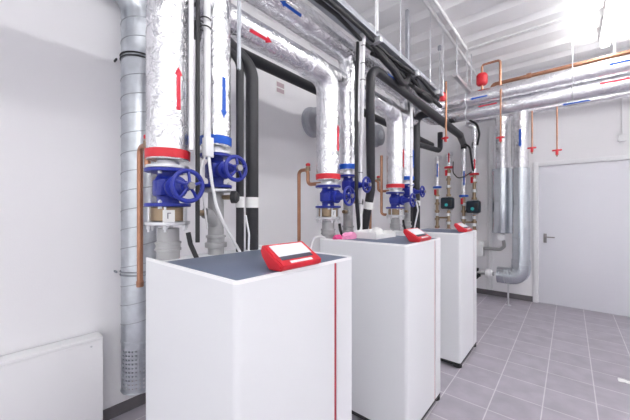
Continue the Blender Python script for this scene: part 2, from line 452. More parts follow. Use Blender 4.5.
AX, AY0 = -1.41, .600
RX, RY0 = -1.38, .826
RED_Z, BLUE_Z = 2.485, 2.74
CROSS_Y, CB_Z, CR_Z = 4.15, 2.85, 2.675
for i in range(3):
    dy = (0, 1.197, 2.352)[i]
    ay, ry = AY0 + dy, RY0 + dy
    W = who[i]
    # ---- flow side -------------------------------------------------
    gate_valve((AX, ay, 1.465), .172, .098, .046, .064, ['blue gate valve under the red collar above the nearest boiler',
               'blue gate valve under the red collar above the middle boiler', 'blue gate valve under the red collar above the farthest boiler'][i])
    t = thing('flow_riser', (AX, ay, 1.637), ['foil wrapped vertical pipe with red collar and red up arrow, leftmost',
              'foil wrapped vertical pipe with red collar above the middle boiler', 'foil wrapped vertical pipe with red collar above the farthest boiler'][i], 'pipe', 'foil wrapped flow risers')
    if i == 0:
        path = [(AX, ay, 1.678), (AX, ay, RED_Z), (AX, ay + .26, RED_Z)]; top = None
    else:
        path = [(AX, ay, 1.678), (AX, ay, RED_Z - .02), (AX, ay - .24, RED_Z)]
    MB().tube(path, .09, .17, 40, wob=.0022, step=.022).build('foil_jacket', 'foil', t)
    MB().lathe((AX, ay, 1.672), (0, 0, 1), [(.080, .010), (.0945, .011), (.0955, .049), (.090, .051)], 40).build('end_collar', 'redring', t, label='red end collar')
    MB().lathe((AX, ay, 1.639), (0, 0, 1), [(.092, 0), (.092, .012), (.05, .014), (.047, .034)], 36).build('pipe_flange', 'steel', t, label='bare steel flange under the collar')
    MB().arrow((AX, ay, 1.99), (0, 0, 1), (1, .07, 0), .0915, .19, .016, .034, .034).build('flow_arrow', 'redtape', t, smooth=False, label='red arrow pointing up')
    # boiler connection
    t = thing('flow_connection', (AX, ay, BT - .03), ['grey pipe stub with brass ring from the nearest boiler to its left valve',
              'grey pipe stub with brass ring from the middle boiler to its left valve', 'grey pipe stub with brass ring from the farthest boiler to its left valve'][i], 'pipe fitting', 'flow pipe stubs')
    MB().lathe((AX, ay, BT - .029), (0, 0, 1), [(.049, 0), (.049, .055), (.056, .057), (.056, .066), (.052, .068), (.052, .085), (.056, .087), (.056, .096), (.047, .098), (.047, .158)], 32).build('pipe', 'cast', t)
    MB().lathe((AX, ay, 1.382), (0, 0, 1), [(.092, 0), (.095, .003), (.095, .013), (.092, .016)], 36).build('flange', 'steel', t)
    MB().lathe((AX, ay, 1.400), (0, 0, 1), [(.070, 0), (.073, .004), (.073, .060), (.070, .063)], 36).build('wafer_valve', 'brass', t, label='brown brass wafer valve')
    for k in range(6):
        a = .5 + k * PI / 3
        px, py = AX + math.cos(a) * .083, ay + math.sin(a) * .083
        MB().lathe((px, py, 1.353), (0, 0, 1), [(.0055, 0), (.0055, .012), (.010, .012), (.010, .026), (.0055, .026), (.0055, .111)], 8).build('stud', 'steel', t, smooth=False)
    a0 = V((.6, -.8, 0)); 
    lb = MB(); lb.box((AX + .074, ay - .055, 1.396), (AX + .079, ay - .005, 1.450)); lbl = lb.build('label_tag', 'paper', t, smooth=False, label='white paper tag')
    mk = MB(); mk.box((AX + .0791, ay - .038, 1.412), (AX + .0797, ay - .033, 1.436)); mk.box((AX + .0791, ay - .038, 1.434), (AX + .0797, ay - .022, 1.438)); mk.build('tag_mark', 'ink', lbl, smooth=False)
    MB().tube([(AX + .06, ay + .065, 1.345), (AX + .062, ay + .075, 1.29), (AX + .075, ay + .10, 1.22)], .011, .05, 12).build('probe_hose', 'rubber', t, label='short black hose')
    # ---- return side ----------------------------------------------
    gate_valve((RX, ry, 1.562), .172, .080, .038, .055, ['blue gate valve under the blue collar above the nearest boiler',
               'blue gate valve under the blue collar above the middle boiler', 'blue gate valve under the blue collar above the farthest boiler'][i], .175)
    t = thing('return_riser', (RX, ry, 1.735), ['foil wrapped vertical pipe with blue collar and blue down arrow above the nearest boiler',
              'foil wrapped vertical pipe with blue collar above the middle boiler', 'foil wrapped vertical pipe with blue collar above the farthest boiler'][i], 'pipe', 'foil wrapped return risers')
    MB().tube([(RX, ry, 1.775), (RX, ry, BLUE_Z - .01), (RX, ry - .22, BLUE_Z)], .074, .14, 36, wob=.002, step=.022).build('foil_jacket', 'foil', t)
    MB().lathe((RX, ry, 1.770), (0, 0, 1), [(.066, .008), (.078, .009), (.079, .049), (.074, .051)], 36).build('end_collar', 'bluering', t, label='bright blue end collar')
    MB().lathe((RX, ry, 1.736), (0, 0, 1), [(.076, 0), (.076, .012), (.042, .014), (.040, .036)], 32).build('pipe_flange', 'steel', t, label='bare steel flange under the collar')
    MB().arrow((RX, ry, 2.01), (0, 0, -1), (1, .0, 0), .0755, .20, .016, .032, .034).build('flow_arrow', 'bluetape', t, smooth=False, label='blue arrow pointing down')
    t = thing('return_connection', (RX, ry, BT - .03), ['grey pipe with a slanted branch from the nearest boiler up to its right valve',
              'grey pipe with a slanted branch from the middle boiler up to its right valve', 'grey pipe with a slanted branch from the farthest boiler up to its right valve'][i], 'pipe fitting', 'return pipe stubs')
    MB().lathe((RX, ry, BT - .029), (0, 0, 1), [(.040, 0), (.040, .05), (.054, .053), (.054, .075), (.043, .078), (.043, .100), (.050, .103), (.050, .112), (.039, .115), (.039, .33)], 28).build('pipe', 'cast', t)
    MB().lathe((RX, ry, 1.540), (0, 0, 1), [(.076, 0), (.078, .003), (.078, .013), (.076, .016)], 32).build('flange', 'steel', t)
    MB().tube([(RX + .01, ry - .01, 1.375), (RX + .035, ry - .06, 1.43), (RX + .04, ry - .085, 1.435)], .026, .03, 18).build('branch', 'cast', t)
    MB().tube([(RX + .04, ry - .08, 1.435), (RX + .042, ry - .125, 1.437)], .014, .01, 8).build('brass_plug', 'brass', t, label='brass plug')
    MB().tube([(RX + .02, ry + .015, 1.515), (RX + .075, ry + .04, 1.515)], .012, .01, 8).build('drain_cock', 'brass', t, label='brass drain cock')
    MB().lathe((RX + .075, ry + .04, 1.515), (.75, .6, 0), [(.014, 0), (.032, .004), (.032, .028), (.020, .038)], 18).build('drain_cap', 'rubber', t, label='round black cap')
    # ---- copper loop ----------------------------------------------
    t = thing('copper_loop', (-1.70, ay - .02, 1.05), ['copper pipe with a bent top in front of the spiral duct', 'copper pipe loop with red cap left of the middle boiler',
              'copper pipe loop left of the farthest boiler'][i], 'pipe', 'copper safety loops')
    MB().tube([(-1.70, ay - .02, 1.065), (-1.70, ay - .02, 1.775), (-1.60, ay - .02, 1.775), (-1.60, ay - .02, 1.655), (-1.475, ay - .02, 1.655)], .0145, .035, 16).build('tube', 'copper', t)
    MB().lathe((-1.70, ay - .02, 1.05), (0, 0, 1), [(.0155, 0), (.0175, .003), (.0175, .03), (.0155, .032)], 16).build('end_cap', 'copper', t)
    MB().lathe((-1.60, ay - .02, 1.765), (0, 0, 1), [(.019, 0), (.019, .028), (.014, .032), (.014, .04)], 16).build('fitting', 'brass', t)
    MB().lathe((-1.60, ay - .02, 1.803), (0, 0, 1), [(.016, 0), (.018, .004), (.018, .018), (.010, .024)], 14).build('vent_cap', 'red', t, label='small red cap')

tag(MB().tube([(-1.55, 2.912, 2.04), (-1.55, 2.912, 1.40), (-1.49, 2.93, 1.40)], .0145, .04, 16).build('copper_riser', 'copper', loc=(-1.55, 2.912, 1.4)), 'plain upright copper pipe left of the farthest red collar', 'pipe')
# ------------------------------------------------------------------ foil headers and cross pipes
t = thing('flow_header', (AX, .86, RED_Z - .09), 'foil wrapped horizontal pipe with a red arrow running along the wall', 'pipe')
MB().tube([(AX, .85, RED_Z), (AX, 3.40, RED_Z), (AX, 3.66, CR_Z), (AX, CROSS_Y, CR_Z), (2.9, CROSS_Y, CR_Z)], .078, .16, 36, wob=.002, step=.05).build('foil_jacket', 'foil', t)
MB().arrow((AX, 1.09, RED_Z), (0, 1, 0), (1, 0, -.6), .0795, .155, .017, .036, .036).build('flow_arrow', 'redtape', t, smooth=False, label='red arrow')
MB().arrow((-.76, CROSS_Y, CR_Z), (-1, 0, 0), (0, -1, .75), .0795, .20, .016, .032, .03).build('flow_arrow', 'redtape', t, smooth=False, label='red arrow')
MB().arrow((.36, CROSS_Y, CR_Z), (-1, 0, 0), (0, -1, .35), .0795, .30, .020, .034, .036).build('flow_arrow', 'redtape', t, smooth=False, label='red arrow')
for yy in (1.36, 2.58):
    pass
t = thing('return_header', (RX, -1.2, BLUE_Z - .085), 'foil wrapped horizontal pipe with a blue arrow, above the red arrow one', 'pipe')
MB().tube([(RX, -1.6, BLUE_Z), (RX, 3.5, BLUE_Z), (RX, 3.72, CB_Z), (RX, CROSS_Y, CB_Z), (2.9, CROSS_Y, CB_Z)], .093, .16, 36, wob=.002, step=.05,).build('foil_jacket', 'foil', t)
MB().arrow((RX, 1.29, BLUE_Z), (0, -1, 0), (1, 0, -.65), .0945, .18, .017, .036, .038).build('flow_arrow', 'bluetape', t, smooth=False, label='blue arrow')
MB().arrow((-.85, CROSS_Y, CB_Z), (-1, 0, 0), (0, -1, -.25), .0945, .19, .017, .034, .036).build('flow_arrow', 'bluetape', t, smooth=False, label='blue arrow')
MB().arrow((.40, CROSS_Y, CB_Z), (-1, 0, 0), (0, -1, .15), .0945, .24, .017, .034, .036).build('flow_arrow', 'bluetape', t, smooth=False, label='blue arrow')
# slimmer pipe along the back wall
t = thing('rear_pipe', (-1.25, 5.6, 2.86), 'slim foil wrapped pipe on the back wall, lowest of the cross pipes', 'pipe')
MB().tube([(-1.35, 5.60, 2.97), (2.9, 5.60, 2.97)], .05, .1, 24, wob=.0015, step=.05).build('foil_jacket', 'foil', t)
MB().arrow((.06, 5.60, 2.97), (-1, 0, 0), (0, -1, -.2), .0512, .30, .022, .04, .04).build('flow_arrow', 'bluetape', t, smooth=False, label='blue arrow')

# ------------------------------------------------------------------ black insulated pipes
G = 'black insulated pipes'
def blackpipe(name, pts, r, bend, label, wrap=None, prof=None):
    t = thing(name, pts[0], label, 'pipe', G)
    MB().tube(pts, r, bend, 22, step=.08, prof=prof).build('insulation', 'black', t)
    if wrap:
        (a, b) = wrap
        MB().cyl(a, b, r + .003, 24).build('label_band', 'paper', t, label='white paper band')
    return t
blackpipe('insulated_pipe', [(-1.38, 1.055, 1.21), (-1.38, 1.055, 2.26), (-1.43, .86, 2.40), (-1.49, .73, 2.41)], .036, .13, 'thick black insulated pipe rising behind the nearest boiler, right of its pair', ((-1.38, 1.055, 1.463), (-1.38, 1.055, 1.522)))
blackpipe('insulated_pipe', [(-1.36, .958, 1.21), (-1.36, .958, 2.27), (-1.44, .84, 2.36), (-1.49, .75, 2.37)], .021, .10, 'thinner black insulated pipe rising behind the nearest boiler, left of its pair', ((-1.36, .958, 1.463), (-1.36, .958, 1.522)))
EX, EZ = -1.20, 2.57
t = blackpipe('insulated_pipe', [(-1.38, 2.25, 1.21), (-1.29, 2.236, 1.62), (EX - .01, 2.085, 2.25), (EX, 2.075, EZ + .02), (EX, 4.6, EZ - .045), (-1.38, 5.45, 2.60), (-1.417, 5.66, 2.60), (-1.417, 5.66, 2.52)], .036, .11,
          'long black insulated pipe bending over beside the white conduit above the middle boiler', None, lambda s: .036 + .012 * min(1, max(0, (s - .42) / .1)))
MB().cyl((-1.322, 2.241, 1.46), (-1.309, 2.239, 1.52), .0395, 24).build('label_band', 'paper', t, label='white paper band')
MB().box((EX + .020, 2.31, EZ + .012), (EX + .034, 2.45, EZ + .034)).build('label_sticker', 'bluetape', t, smooth=False, label='small blue sticker')
blackpipe('insulated_pipe', [(-1.31, 2.09, 1.21), (-1.255, 1.955, 1.55), (-1.255, 1.955, 2.6)], .015, .1, 'thin black insulated pipe just left of the long bending one')
blackpipe('insulated_pipe', [(-1.37, 3.42, 1.21), (-1.37, 3.42, 2.55), (-1.215, 3.42, 2.555)], .043, .1, 'thick black insulated pipe rising behind the farthest boiler', ((-1.37, 3.42, 1.50), (-1.37, 3.42, 1.56)))
blackpipe('insulated_pipe', [(-1.50, 3.55, .60), (-1.50, 3.55, 2.29), (-1.40, 4.36, 2.29), (-1.40, 4.36, 2.55)], .035, .07, 'black insulated pipe with a low sideways run behind the farthest boiler')
blackpipe('insulated_pipe', [(-1.95, .88, 2.67), (-1.95, 5.2, 2.66), (-1.95, 5.6, 2.66)], .046, .1, 'straight black insulated pipe along the left wall under the headers')
tie = MB(); tie.torus((-1.95, .92, 2.67), (0, 1, 0), .052, .005, 28, 8); tie.tube([(-1.945, .92, 2.722), (-1.93, .92, 3.4)], .002, .01, 6)
tag(tie.build('pipe_hanger', 'plastic', loc=(-1.95, .92, 2.6)), 'white hanger strap round the straight black pipe', 'pipe hanger')

# ------------------------------------------------------------------ galvanised spiral duct on the left wall
DXc, DYc, DR = -2.295, .785, .114
t = thing('spiral_duct', (DXc, DYc, .25), 'galvanised spiral ventilation duct standing along the left wall', 'duct')
MB().tube([(DXc, DYc, .55), (DXc, DYc, 3.0), (DXc + .02, DYc - 1.2, 3.05)], DR, .22, 40, n=12).build('duct_pipe', 'galv', t)
z = .58; hx = MB(); pts = []
k = 0
while z < 2.76:
    a = k * 2 * PI / 30
    pts.append((DXc + math.cos(a) * (DR + .0005), DYc + math.sin(a) * (DR + .0005), z)); z += .128 / 30; k += 1
hx.tube(pts, .0028, 0, 6).build('spiral_seam', 'seam', t)
# perforated inlet: short sleeve with rows of holes
pf = MB(); n = 64; rows = 24; zs = .222; hh = .33 / rows
grid = [[pf.bm.verts.new((DXc + math.cos(2 * PI * c / n) * DR, DYc + math.sin(2 * PI * c / n) * DR, zs + r * hh)) for c in range(n)] for r in range(rows + 1)]
faces = []
for r in range(rows):
    for c in range(n):
        f = pf.bm.faces.new((grid[r][c], grid[r][(c + 1) % n], grid[r + 1][(c + 1) % n], grid[r + 1][c]))
        if 1 < r < rows - 2 and c % 2 == 0 and r % 2 == 0: faces.append(f)
ins = bmesh.ops.inset_individual(pf.bm, faces=faces, thickness=.0042)
bmesh.ops.delete(pf.bm, geom=faces, context='FACES')
sl = pf.build('perforated_sleeve', 'galv', t, smooth=False, label='perforated sleeve at the bottom')
sm = sl.modifiers.new('thick', 'SOLIDIFY'); sm.thickness = .0015
ci = MB(); ci.lathe((DXc, DYc, .215), (0, 0, 1), [(DR + .002, 0), (DR + .004, .004), (DR + .002, .012), (DR - .002, .014)], 40, cap=False).build('bottom_ring', 'galv', t)
cl = MB(); cl.lathe((DXc, DYc, .545), (0, 0, 1), [(DR, 0), (DR + .003, .003), (DR + .003, .02), (DR, .023)], 40, cap=False).build('joint_ring', 'galv', t)
for zc, lab in ((2.482, 'black double clamp near the top'), (1.01, 'thin clamp near the middle')):
    c = MB(); c.torus((DXc, DYc, zc), (0, 0, 1), DR + .004, .005, 40, 8); c.torus((DXc, DYc, zc + .022), (0, 0, 1), DR + .004, .005, 40, 8)
    c.box((XL, DYc - DR - .012, zc + .004), (DXc - .08, DYc - DR - .002, zc + .018), .002)
    c.build('wall_clamp', 'rubber' if zc > 2 else 'seam', t, label=lab)

# ------------------------------------------------------------------ low white cabinet on the left wall
t = thing('wall_cabinet', (-2.36, -.4, 0), 'low white wall cabinet at the lower left by the duct', 'cabinet')
MB().box((XL + .012, -1.5, .0), (-2.312, .556, .632), .004).build('casing', 'cabinet', t)
MB().box((-2.313, -1.5, .02), (-2.300, .566, .612), .003).build('front_panel', 'cabinet', t)
MB().box((XL + .012, -1.51, .612), (-2.298, .566, .634), .004).build('top_lid', 'rim', t)
MB().lathe((-2.301, .505, .585), (1, 0, 0), [(.006, 0), (.006, .002), (.004, .003)], 12).build('screw', 'steel', t)

# ------------------------------------------------------------------ wall exhaust stubs and wall sign
for k, (yy, zz) in enumerate(((2.76, 2.53), (4.32, 2.66))):
    t = thing('wall_vent', (XL, yy, zz), ['round grey vent stub on the left wall, left of the middle risers', 'round grey vent stub on the left wall, behind the farthest boiler'][k], 'vent', 'round grey vent stubs')
    MB().lathe((XL, yy, zz), (1, 0, 0), [(.185, 0), (.185, .02), (.165, .03), (.165, .10), (.150, .11)], 36).build('collar', 'grey', t)
    MB().lathe((XL + .105, yy, zz), (1, 0, 0), [(.07, 0), (.07, .02), (.05, .03)], 24).build('centre_cap', 'galv', t)
sg = MB().box((XL, 2.17, 2.73), (XL + .004, 2.30, 2.86)).build('wall_sign', 'paper', loc=(XL, 2.235, 2.8), smooth=False)
tag(sg, 'small faded pink and white notice on the left wall', 'sign')
MB().box((XL + .004, 2.18, 2.74), (XL + .0048, 2.29, 2.785)).build('print_block', 'pinkink', sg, smooth=False)
MB().box((XL + .004, 2.18, 2.80), (XL + .0048, 2.29, 2.85)).build('print_block', 'pinkink', sg, smooth=False)

# ------------------------------------------------------------------ cable tray with hanging cables
TX0, TX1, TZ = -1.225, -1.095, 2.745
t = thing('cable_tray', (-1.13, -1, TZ), 'long grey metal cable tray hung above the boilers', 'cable tray')
MB().box((TX0, -1.5, TZ), (TX1, 3.5, TZ + .004)).build('tray_floor', 'tray', t, smooth=False)
MB().box((TX1, -1.5, TZ), (TX1 + .004, 3.5, TZ + .042), .001).build('side_rail', 'tray', t)
MB().box((TX0 - .004, -1.5, TZ), (TX0, 3.5, TZ + .042), .001).build('side_rail', 'tray', t)
for yy in (2.0, 2.72, 3.3):
    MB().box((TX0 - .03, yy - .02, TZ - .04), (TX1 + .03, yy + .02, TZ - .001), .003).build('cross_bracket', 'steel', t)
for yy in (1.93, 2.35, 3.05, 3.45):
    MB().cyl((TX1 + .018, yy, TZ - .02), (TX1 + .018, yy, H + .02), .004, 8).build('hanger_rod', 'steel', t)
MB().box((-1.262, 2.87, 2.60), (-1.235, 2.91, H)).build('hanger_strut', 'grey', t, smooth=False, label='grey hanger strut')
MB().cyl((-1.09, 1.975, TZ + .03), (-1.09, 1.975, H), .012, 14).build('drop_conduit', 'plastic', t, label='white conduit drop from the ceiling')
def cable(name, pts, r, mat, label, group=None, bend=.05, cat='cable'):
    o = MB().tube(pts, r, bend, 10, n=6).build(name, mat, loc=pts[0])
    return tag(o, label, cat, group)
def sagcable(y0, y1, x, z, r, n, sag, label, ph=0.0):
    pts = []
    for k in range(n + 1):
        y = y0 + (y1 - y0) * k / n
        pts.append((x + .012 * math.sin(5 * y + ph), y, z - sag * abs(math.sin(3.2 * y + ph)) ))
    return cable('black_cable', pts, r, 'rubber', label, 'black cables on the tray', .04)
sagcable(-1.0, 3.45, TX1 - .018, TZ - .018, .014, 30, .018, 'black cable strapped along the aisle side of the tray, upper one', .3)
sagcable(-1.0, 3.5, TX1 - .055, TZ - .030, .014, 30, .025, 'black cable sagging under the aisle side of the tray', 1.2)
sagcable(2.05, 3.5, -1.17, TZ - .04, .018, 18, .04, 'thick black cable slung beneath the middle of the tray', 2.0)
sagcable(1.9, 3.45, -1.16, TZ + .035, .024, 16, -.03, 'thick black cable lying on the far half of the tray', .8)
sagcable(2.75, 3.5, -1.13, TZ - .08, .020, 12, .04, 'lowest black cable under the far end of the tray', 2.6)

cable('black_cable', [(-1.16, 2.0, TZ - .02), (-1.14, 2.15, TZ - .07), (-1.14, 2.35, TZ - .10), (-1.14, 2.5, TZ - .16), (-1.15, 2.62, TZ - .13), (-1.16, 2.7, TZ - .02)], .030, 'rubber', 'thick black cable bundle drooping below the tray above the middle boiler', 'black cables on the tray', .15)
cable('black_cable', [(-1.17, 2.85, TZ - .03), (-1.16, 3.0, TZ - .10), (-1.15, 3.25, TZ - .11), (-1.16, 3.45, TZ - .03)], .034, 'rubber', 'thick black cable bundle drooping at the far end of the tray', 'black cables on the tray', .15)
# ------------------------------------------------------------------ vertical conduits and cables above the boilers
t = thing('conduit', (-1.30, .655, 1.3), 'slim white conduit right of the leftmost foil pipe', 'conduit', 'white cable conduits')
MB().tube([(-1.30, .655, 1.72), (-1.30, .655, 3.2)], .011, .05, 12).build('tube', 'plastic', t)
cable('black_cable', [(-1.31, .690, 1.30), (-1.31, .690, 1.5), (-1.305, .690, 3.2)], .010, 'rubber', 'black cable running straight up between the two nearest foil pipes')
cable('black_cable', [(-1.33, .700, 1.55), (-1.34, .705, 1.9), (-1.33, .700, 3.2)], .008, 'rubber', 'thin black cable behind the straight black one, nearest boiler')
t = thing('conduit', (-1.295, .728, 1.7), 'white conduit with a small junction box on the nearest return pipe', 'conduit', 'white cable conduits')
MB().tube([(-1.295, .730, 1.77), (-1.295, .730, 2.36), (-1.30, .715, 3.2)], .016, .05, 12).build('tube', 'plastic', t)
MB().box((-1.312, .712, 1.70), (-1.272, .752, 1.79), .004).build('junction_box', 'plastic', t)
for zz in (2.30, 2.34):
    MB().torus((-1.295, .720, zz), (0, 0, 1), .024, .003, 20, 6).build('cable_tie', 'rubber', t)
cable('white_cable', [(-1.285, .732, 1.70), (-1.28, .745, 1.58), (-1.275, .765, 1.47), (-1.28, .81, 1.38), (-1.31, .92, 1.235), (-1.32, .94, 1.21)], .0075, 'plastic', 'white cable curving down from the junction box to the nearest boiler', bend=.12)
cable('white_cable', [(-1.30, .725, 1.72), (-1.305, .70, 1.62), (-1.31, .72, 1.5), (-1.33, .75, 1.36)], .0045, 'plastic', 'thin white cable looping behind the curving one', bend=.1)
cable('white_cable', [(-1.345, .985, 1.42), (-1.315, .985, 1.32), (-1.32, .985, 1.21)], .0055, 'plastic', 'short white cable in front of the black pipes, nearest boiler', bend=.08)
# middle boiler
t = thing('conduit', (-1.285, 2.062, 1.21), 'white segmented conduit hanging down from the tray to the middle boiler', 'conduit', 'white cable conduits')
MB().tube([(-1.285, 2.062, 1.21), (-1.275, 2.048, 1.90), (-1.155, 1.880, 2.30), (-1.150, 1.872, 2.45), (-1.146, 1.885, 2.79), (-1.13, 1.93, 2.83), (-1.12, 2.0, 2.81)], .0145, .05, 14).build('tube', 'plastic', t)
for zz, cx, cy in ((1.50, -1.281, 2.056), (1.75, -1.277, 2.050), (2.40, -1.151, 1.874), (2.52, -1.149, 1.876), (2.65, -1.148, 1.88)):
    MB().torus((cx, cy, zz), (0, 0, 1), .0165, .0025, 18, 6).build('cable_tie', 'rubber', t)
cable('white_cable', [(-1.172, 1.858, 2.1), (-1.172, 1.858, 2.3), (-1.16, 1.87, 2.78)], .0065, 'plastic', 'thin white cable beside the segmented conduit')
cable('black_cable', [(-1.21, 1.875, 1.86), (-1.212, 1.88, 2.1), (-1.20, 1.885, 2.7)], .012, 'rubber', 'black cable left of the segmented conduit')
cable('white_hose', [(-1.42, 1.62, 1.0), (-1.44, 1.625, 1.15), (-1.44, 1.66, 1.235), (-1.42, 1.70, 1.26), (-1.40, 1.76, 1.235)], .008, 'plastic', 'white hose looping over the back left corner of the middle boiler', bend=.06, cat='hose')
# farthest boiler
t = thing('conduit', (-1.25, 2.84, 1.3), 'slim white conduit in front of the farthest foil risers', 'conduit', 'white cable conduits')
MB().tube([(-1.25, 2.99, 1.5), (-1.25, 2.99, 2.7)], .014, .05, 12).build('tube', 'plastic', t)
for zz in (1.7, 2.0, 2.3):
    MB().torus((-1.25, 2.99, zz), (0, 0, 1), .016, .0025, 16, 6).build('cable_tie', 'rubber', t)
cable('white_cable', [(-1.28, 3.16, 1.60), (-1.26, 3.20, 1.45), (-1.30, 3.22, 1.30), (-1.31, 3.2, 1.21)], .008, 'plastic', 'white cable dropping behind the farthest boiler', bend=.08)

# ------------------------------------------------------------------ vertical support strut by nearest risers
st = MB(); st.box((-1.277, .882, 2.16), (-1.263, .896, H))
tag(st.build('support_strut', 'tray', loc=(-1.27, .889, 2.16), smooth=False), 'upright steel strut just right of the nearest blue collar pipe', 'strut')

# ------------------------------------------------------------------ loose things on the middle boiler
def cloth(name, c, sx, sy, sz, seed, mat, label):
    m = MB(); g = bmesh.ops.create_icosphere(m.bm, subdivisions=5, radius=1)
    for v in m.bm.verts:
        p = v.co.copy()
        f = 1 + .28 * noise.noise(p * 1.7 + V((seed, 0, 0))) + .16 * abs(noise.noise(p * 4.3 + V((0, seed, 0)))) + .05 * noise.noise(p * 10)
        q = V((p.x * sx * f, p.y * sy * f, max(p.z, -.25) * sz * f + sz * .27))
        v.co = V(c) + q
    lo = min(v.co.z for v in m.bm.verts)
    for v in m.bm.verts: v.co.z += c[2] - lo
    o = m.build(name, mat, loc=c, angle=80)
    return tag(o, label, 'cloth')
cloth('crumpled_cloth', (-1.255, 1.855, BT - .003), .040, .075, .036, 3.1, 'pink', 'crumpled light pink cloth on the middle boiler')
cloth('folded_cloth', (-1.30, 1.775, BT - .003), .035, .040, .024, 8.4, 'hotpink', 'small deep pink cloth left of the light pink one')
t = thing('packing_tray', (-1.15, 2.06, BT), 'open white packaging tray on the middle boiler behind its control panel', 'packaging')
bx0, bx1, by0, by1 = -1.265, -1.07, 1.93, 2.25
MB().box((bx0, by0, BT - .003), (bx1, by1, BT + .003)).build('tray_bottom', 'paper', t, smooth=False)
for lo, hi in (((bx0, by0, BT + .003), (bx0 + .004, by1, BT + .055)), ((bx1 - .004, by0, BT + .003), (bx1, by1, BT + .034)), ((bx0, by0, BT + .003), (bx1, by0 + .004, BT + .045)), ((bx0, by1 - .004, BT + .003), (bx1, by1, BT + .045))):
    MB().box(lo, hi).build('tray_wall', 'paper', t, smooth=False)
cloth('crumpled_wrapping', (-1.19, 2.14, BT + .003), .05, .08, .05, 5.5, 'paper', 'crumpled white wrapping in the packaging tray')

# ------------------------------------------------------------------ pump groups on the back wall
PY = 5.66
def ring(t, x, y, z, r, mat, lab):
    MB().lathe((x, y, z), (0, 0, 1), [(r * .6, -.004), (r, 0), (r, .03), (r * .7, .034)], 20).build('end_collar', mat, t, label=lab)
def handle(t, x, y, z, mat='red'):
    m = MB(); m.box((x - .020, y - .085, z - .06), (x + .020, y - .066, z + .045), .006); m.cyl((x, y - .07, z + .02), (x, y, z + .02), .009, 10)
    m.build('valve_handle', mat, t, label='red lever')
def brassline(t, x, y, z0, z1):
    prof = []; z = 0; L = z1 - z0; k = 0
    while z < L - .03:
        r = .027 if k % 3 else .042
        h = .05 if k % 3 else .04
        prof += [(r, z), (r, min(L, z + h))]; z += h + .001; k += 1
    MB().lathe((x, y, z0), (0, 0, 1), prof, 12).build('brass_fitting', 'brass', t)
    for zz in (z0 + L * .3, z0 + L * .72):
        MB().lathe((x, y, zz), (0, 0, 1), [(.035, 0), (.048, .004), (.048, .05), (.035, .054)], 8).build('union_nut', 'steel', t, smooth=False, label='bright steel union nut')
def pump(x, y, z, label):
    t = thing('circulation_pump', (x, y - .02, z), label, 'pump', 'circulation pumps on the back wall')
    MB().box((x - .115, y - .19, z - .10), (x + .095, y - .055, z + .105), .03, seg=3).build('motor_housing', 'pump', t)
    MB().lathe((x, y, z - .125), (0, 0, 1), [(.042, 0), (.042, .03), (.055, .035), (.055, .215), (.042, .22), (.042, .25)], 18).build('pump_body', 'cast', t)
    MB().lathe((x, y - .03, z), (0, -1, 0), [(.06, 0), (.06, .04)], 18).build('pump_neck', 'cast', t)
    MB().lathe((x - .012, y - .188, z - .03), (0, -1, 0), [(.030, 0), (.030, .008), (.024, .010)], 5).build('status_dial', 'teal', t, smooth=False, label='teal dial')
    MB().box((x + .02, y - .192, z - .05), (x + .075, y - .188, z + .06), .001).build('vent_plate', 'rubber', t)
for k, (x, zr, ztop, mat, tape) in enumerate(((-1.87, 1.876, 2.42, 'bluering', 'bluetape'), (-1.668, 2.225, 2.46, 'redring', 'redtape'), (-1.417, 1.70, 2.62, 'bluering', 'bluetape'), (-1.25, 2.07, 2.93, 'redring', 'redtape'))):
    t = thing('pump_pipe', (x, PY, 1.1), ['foil pipe with blue collar on the back wall, leftmost of the four pump pipes', 'foil pipe with red collar above the left pump',
              'foil pipe with blue collar between the two pumps', 'foil pipe with red collar above the right pump'][k], 'pipe', 'pump pipes on the back wall')
    top = [(x, PY, zr), (x, PY, ztop), (x, PY + .13, ztop + .02)] if k != 3 else [(x, PY, zr), (x, PY, ztop - .06), (x - .12, PY - .04, ztop + .02)]
    if k == 2: top = [(x, PY, zr), (x, PY, ztop - .09)]
    MB().tube(top, .045, .06, 20, wob=.0015, step=.03).build('foil_jacket', 'foil', t)
    ring(t, x, PY, zr - .02, .075, mat, 'blue collar' if k % 2 == 0 else 'red collar')
    MB().arrow((x, PY, zr + (.3 if k % 2 == 0 else .17)), (0, 0, -1 if k % 2 == 0 else 1), (.35, -1, 0), .0462, .26 if k % 2 == 0 else .18, .022, .04, .04).build('flow_arrow', tape, t, smooth=False)
    if k % 2 == 0:
        handle(t, x - .01, PY, zr - .09)
        brassline(t, x, PY, 1.12, zr - .02)
    else:
        zp = 1.57 if k == 1 else 1.50
        brassline(t, x, PY, zp + .126, zr - .02)
        brassline(t, x, PY, 1.08, zp - .126)
        handle(t, x - .02, PY, zr - .10)
    if k % 2 == 0:
        MB().tube([(x, PY, 1.31 - .07 * (k // 2)), (x + (.202 if k == 0 else .167), PY, 1.31 - .07 * (k // 2))], .016, .02, 10).build('bypass', 'brass', t, label='brass cross connection')
    MB().lathe((x, PY, 1.05), (0, 0, 1), [(.022, 0), (.034, .004), (.034, .07), (.022, .076)], 14).build('shutoff_knob', 'red', t, label='red shut off knob')
    MB().cyl((x, PY, .10), (x, PY, 1.05), .018, 12).build('supply_tube', 'steel', t)
pump(-1.64, PY, 1.57, 'dark circulation pump with teal dial on the back wall, the left one')
pump(-1.225, PY, 1.50, 'dark circulation pump with teal dial on the back wall, the right one')
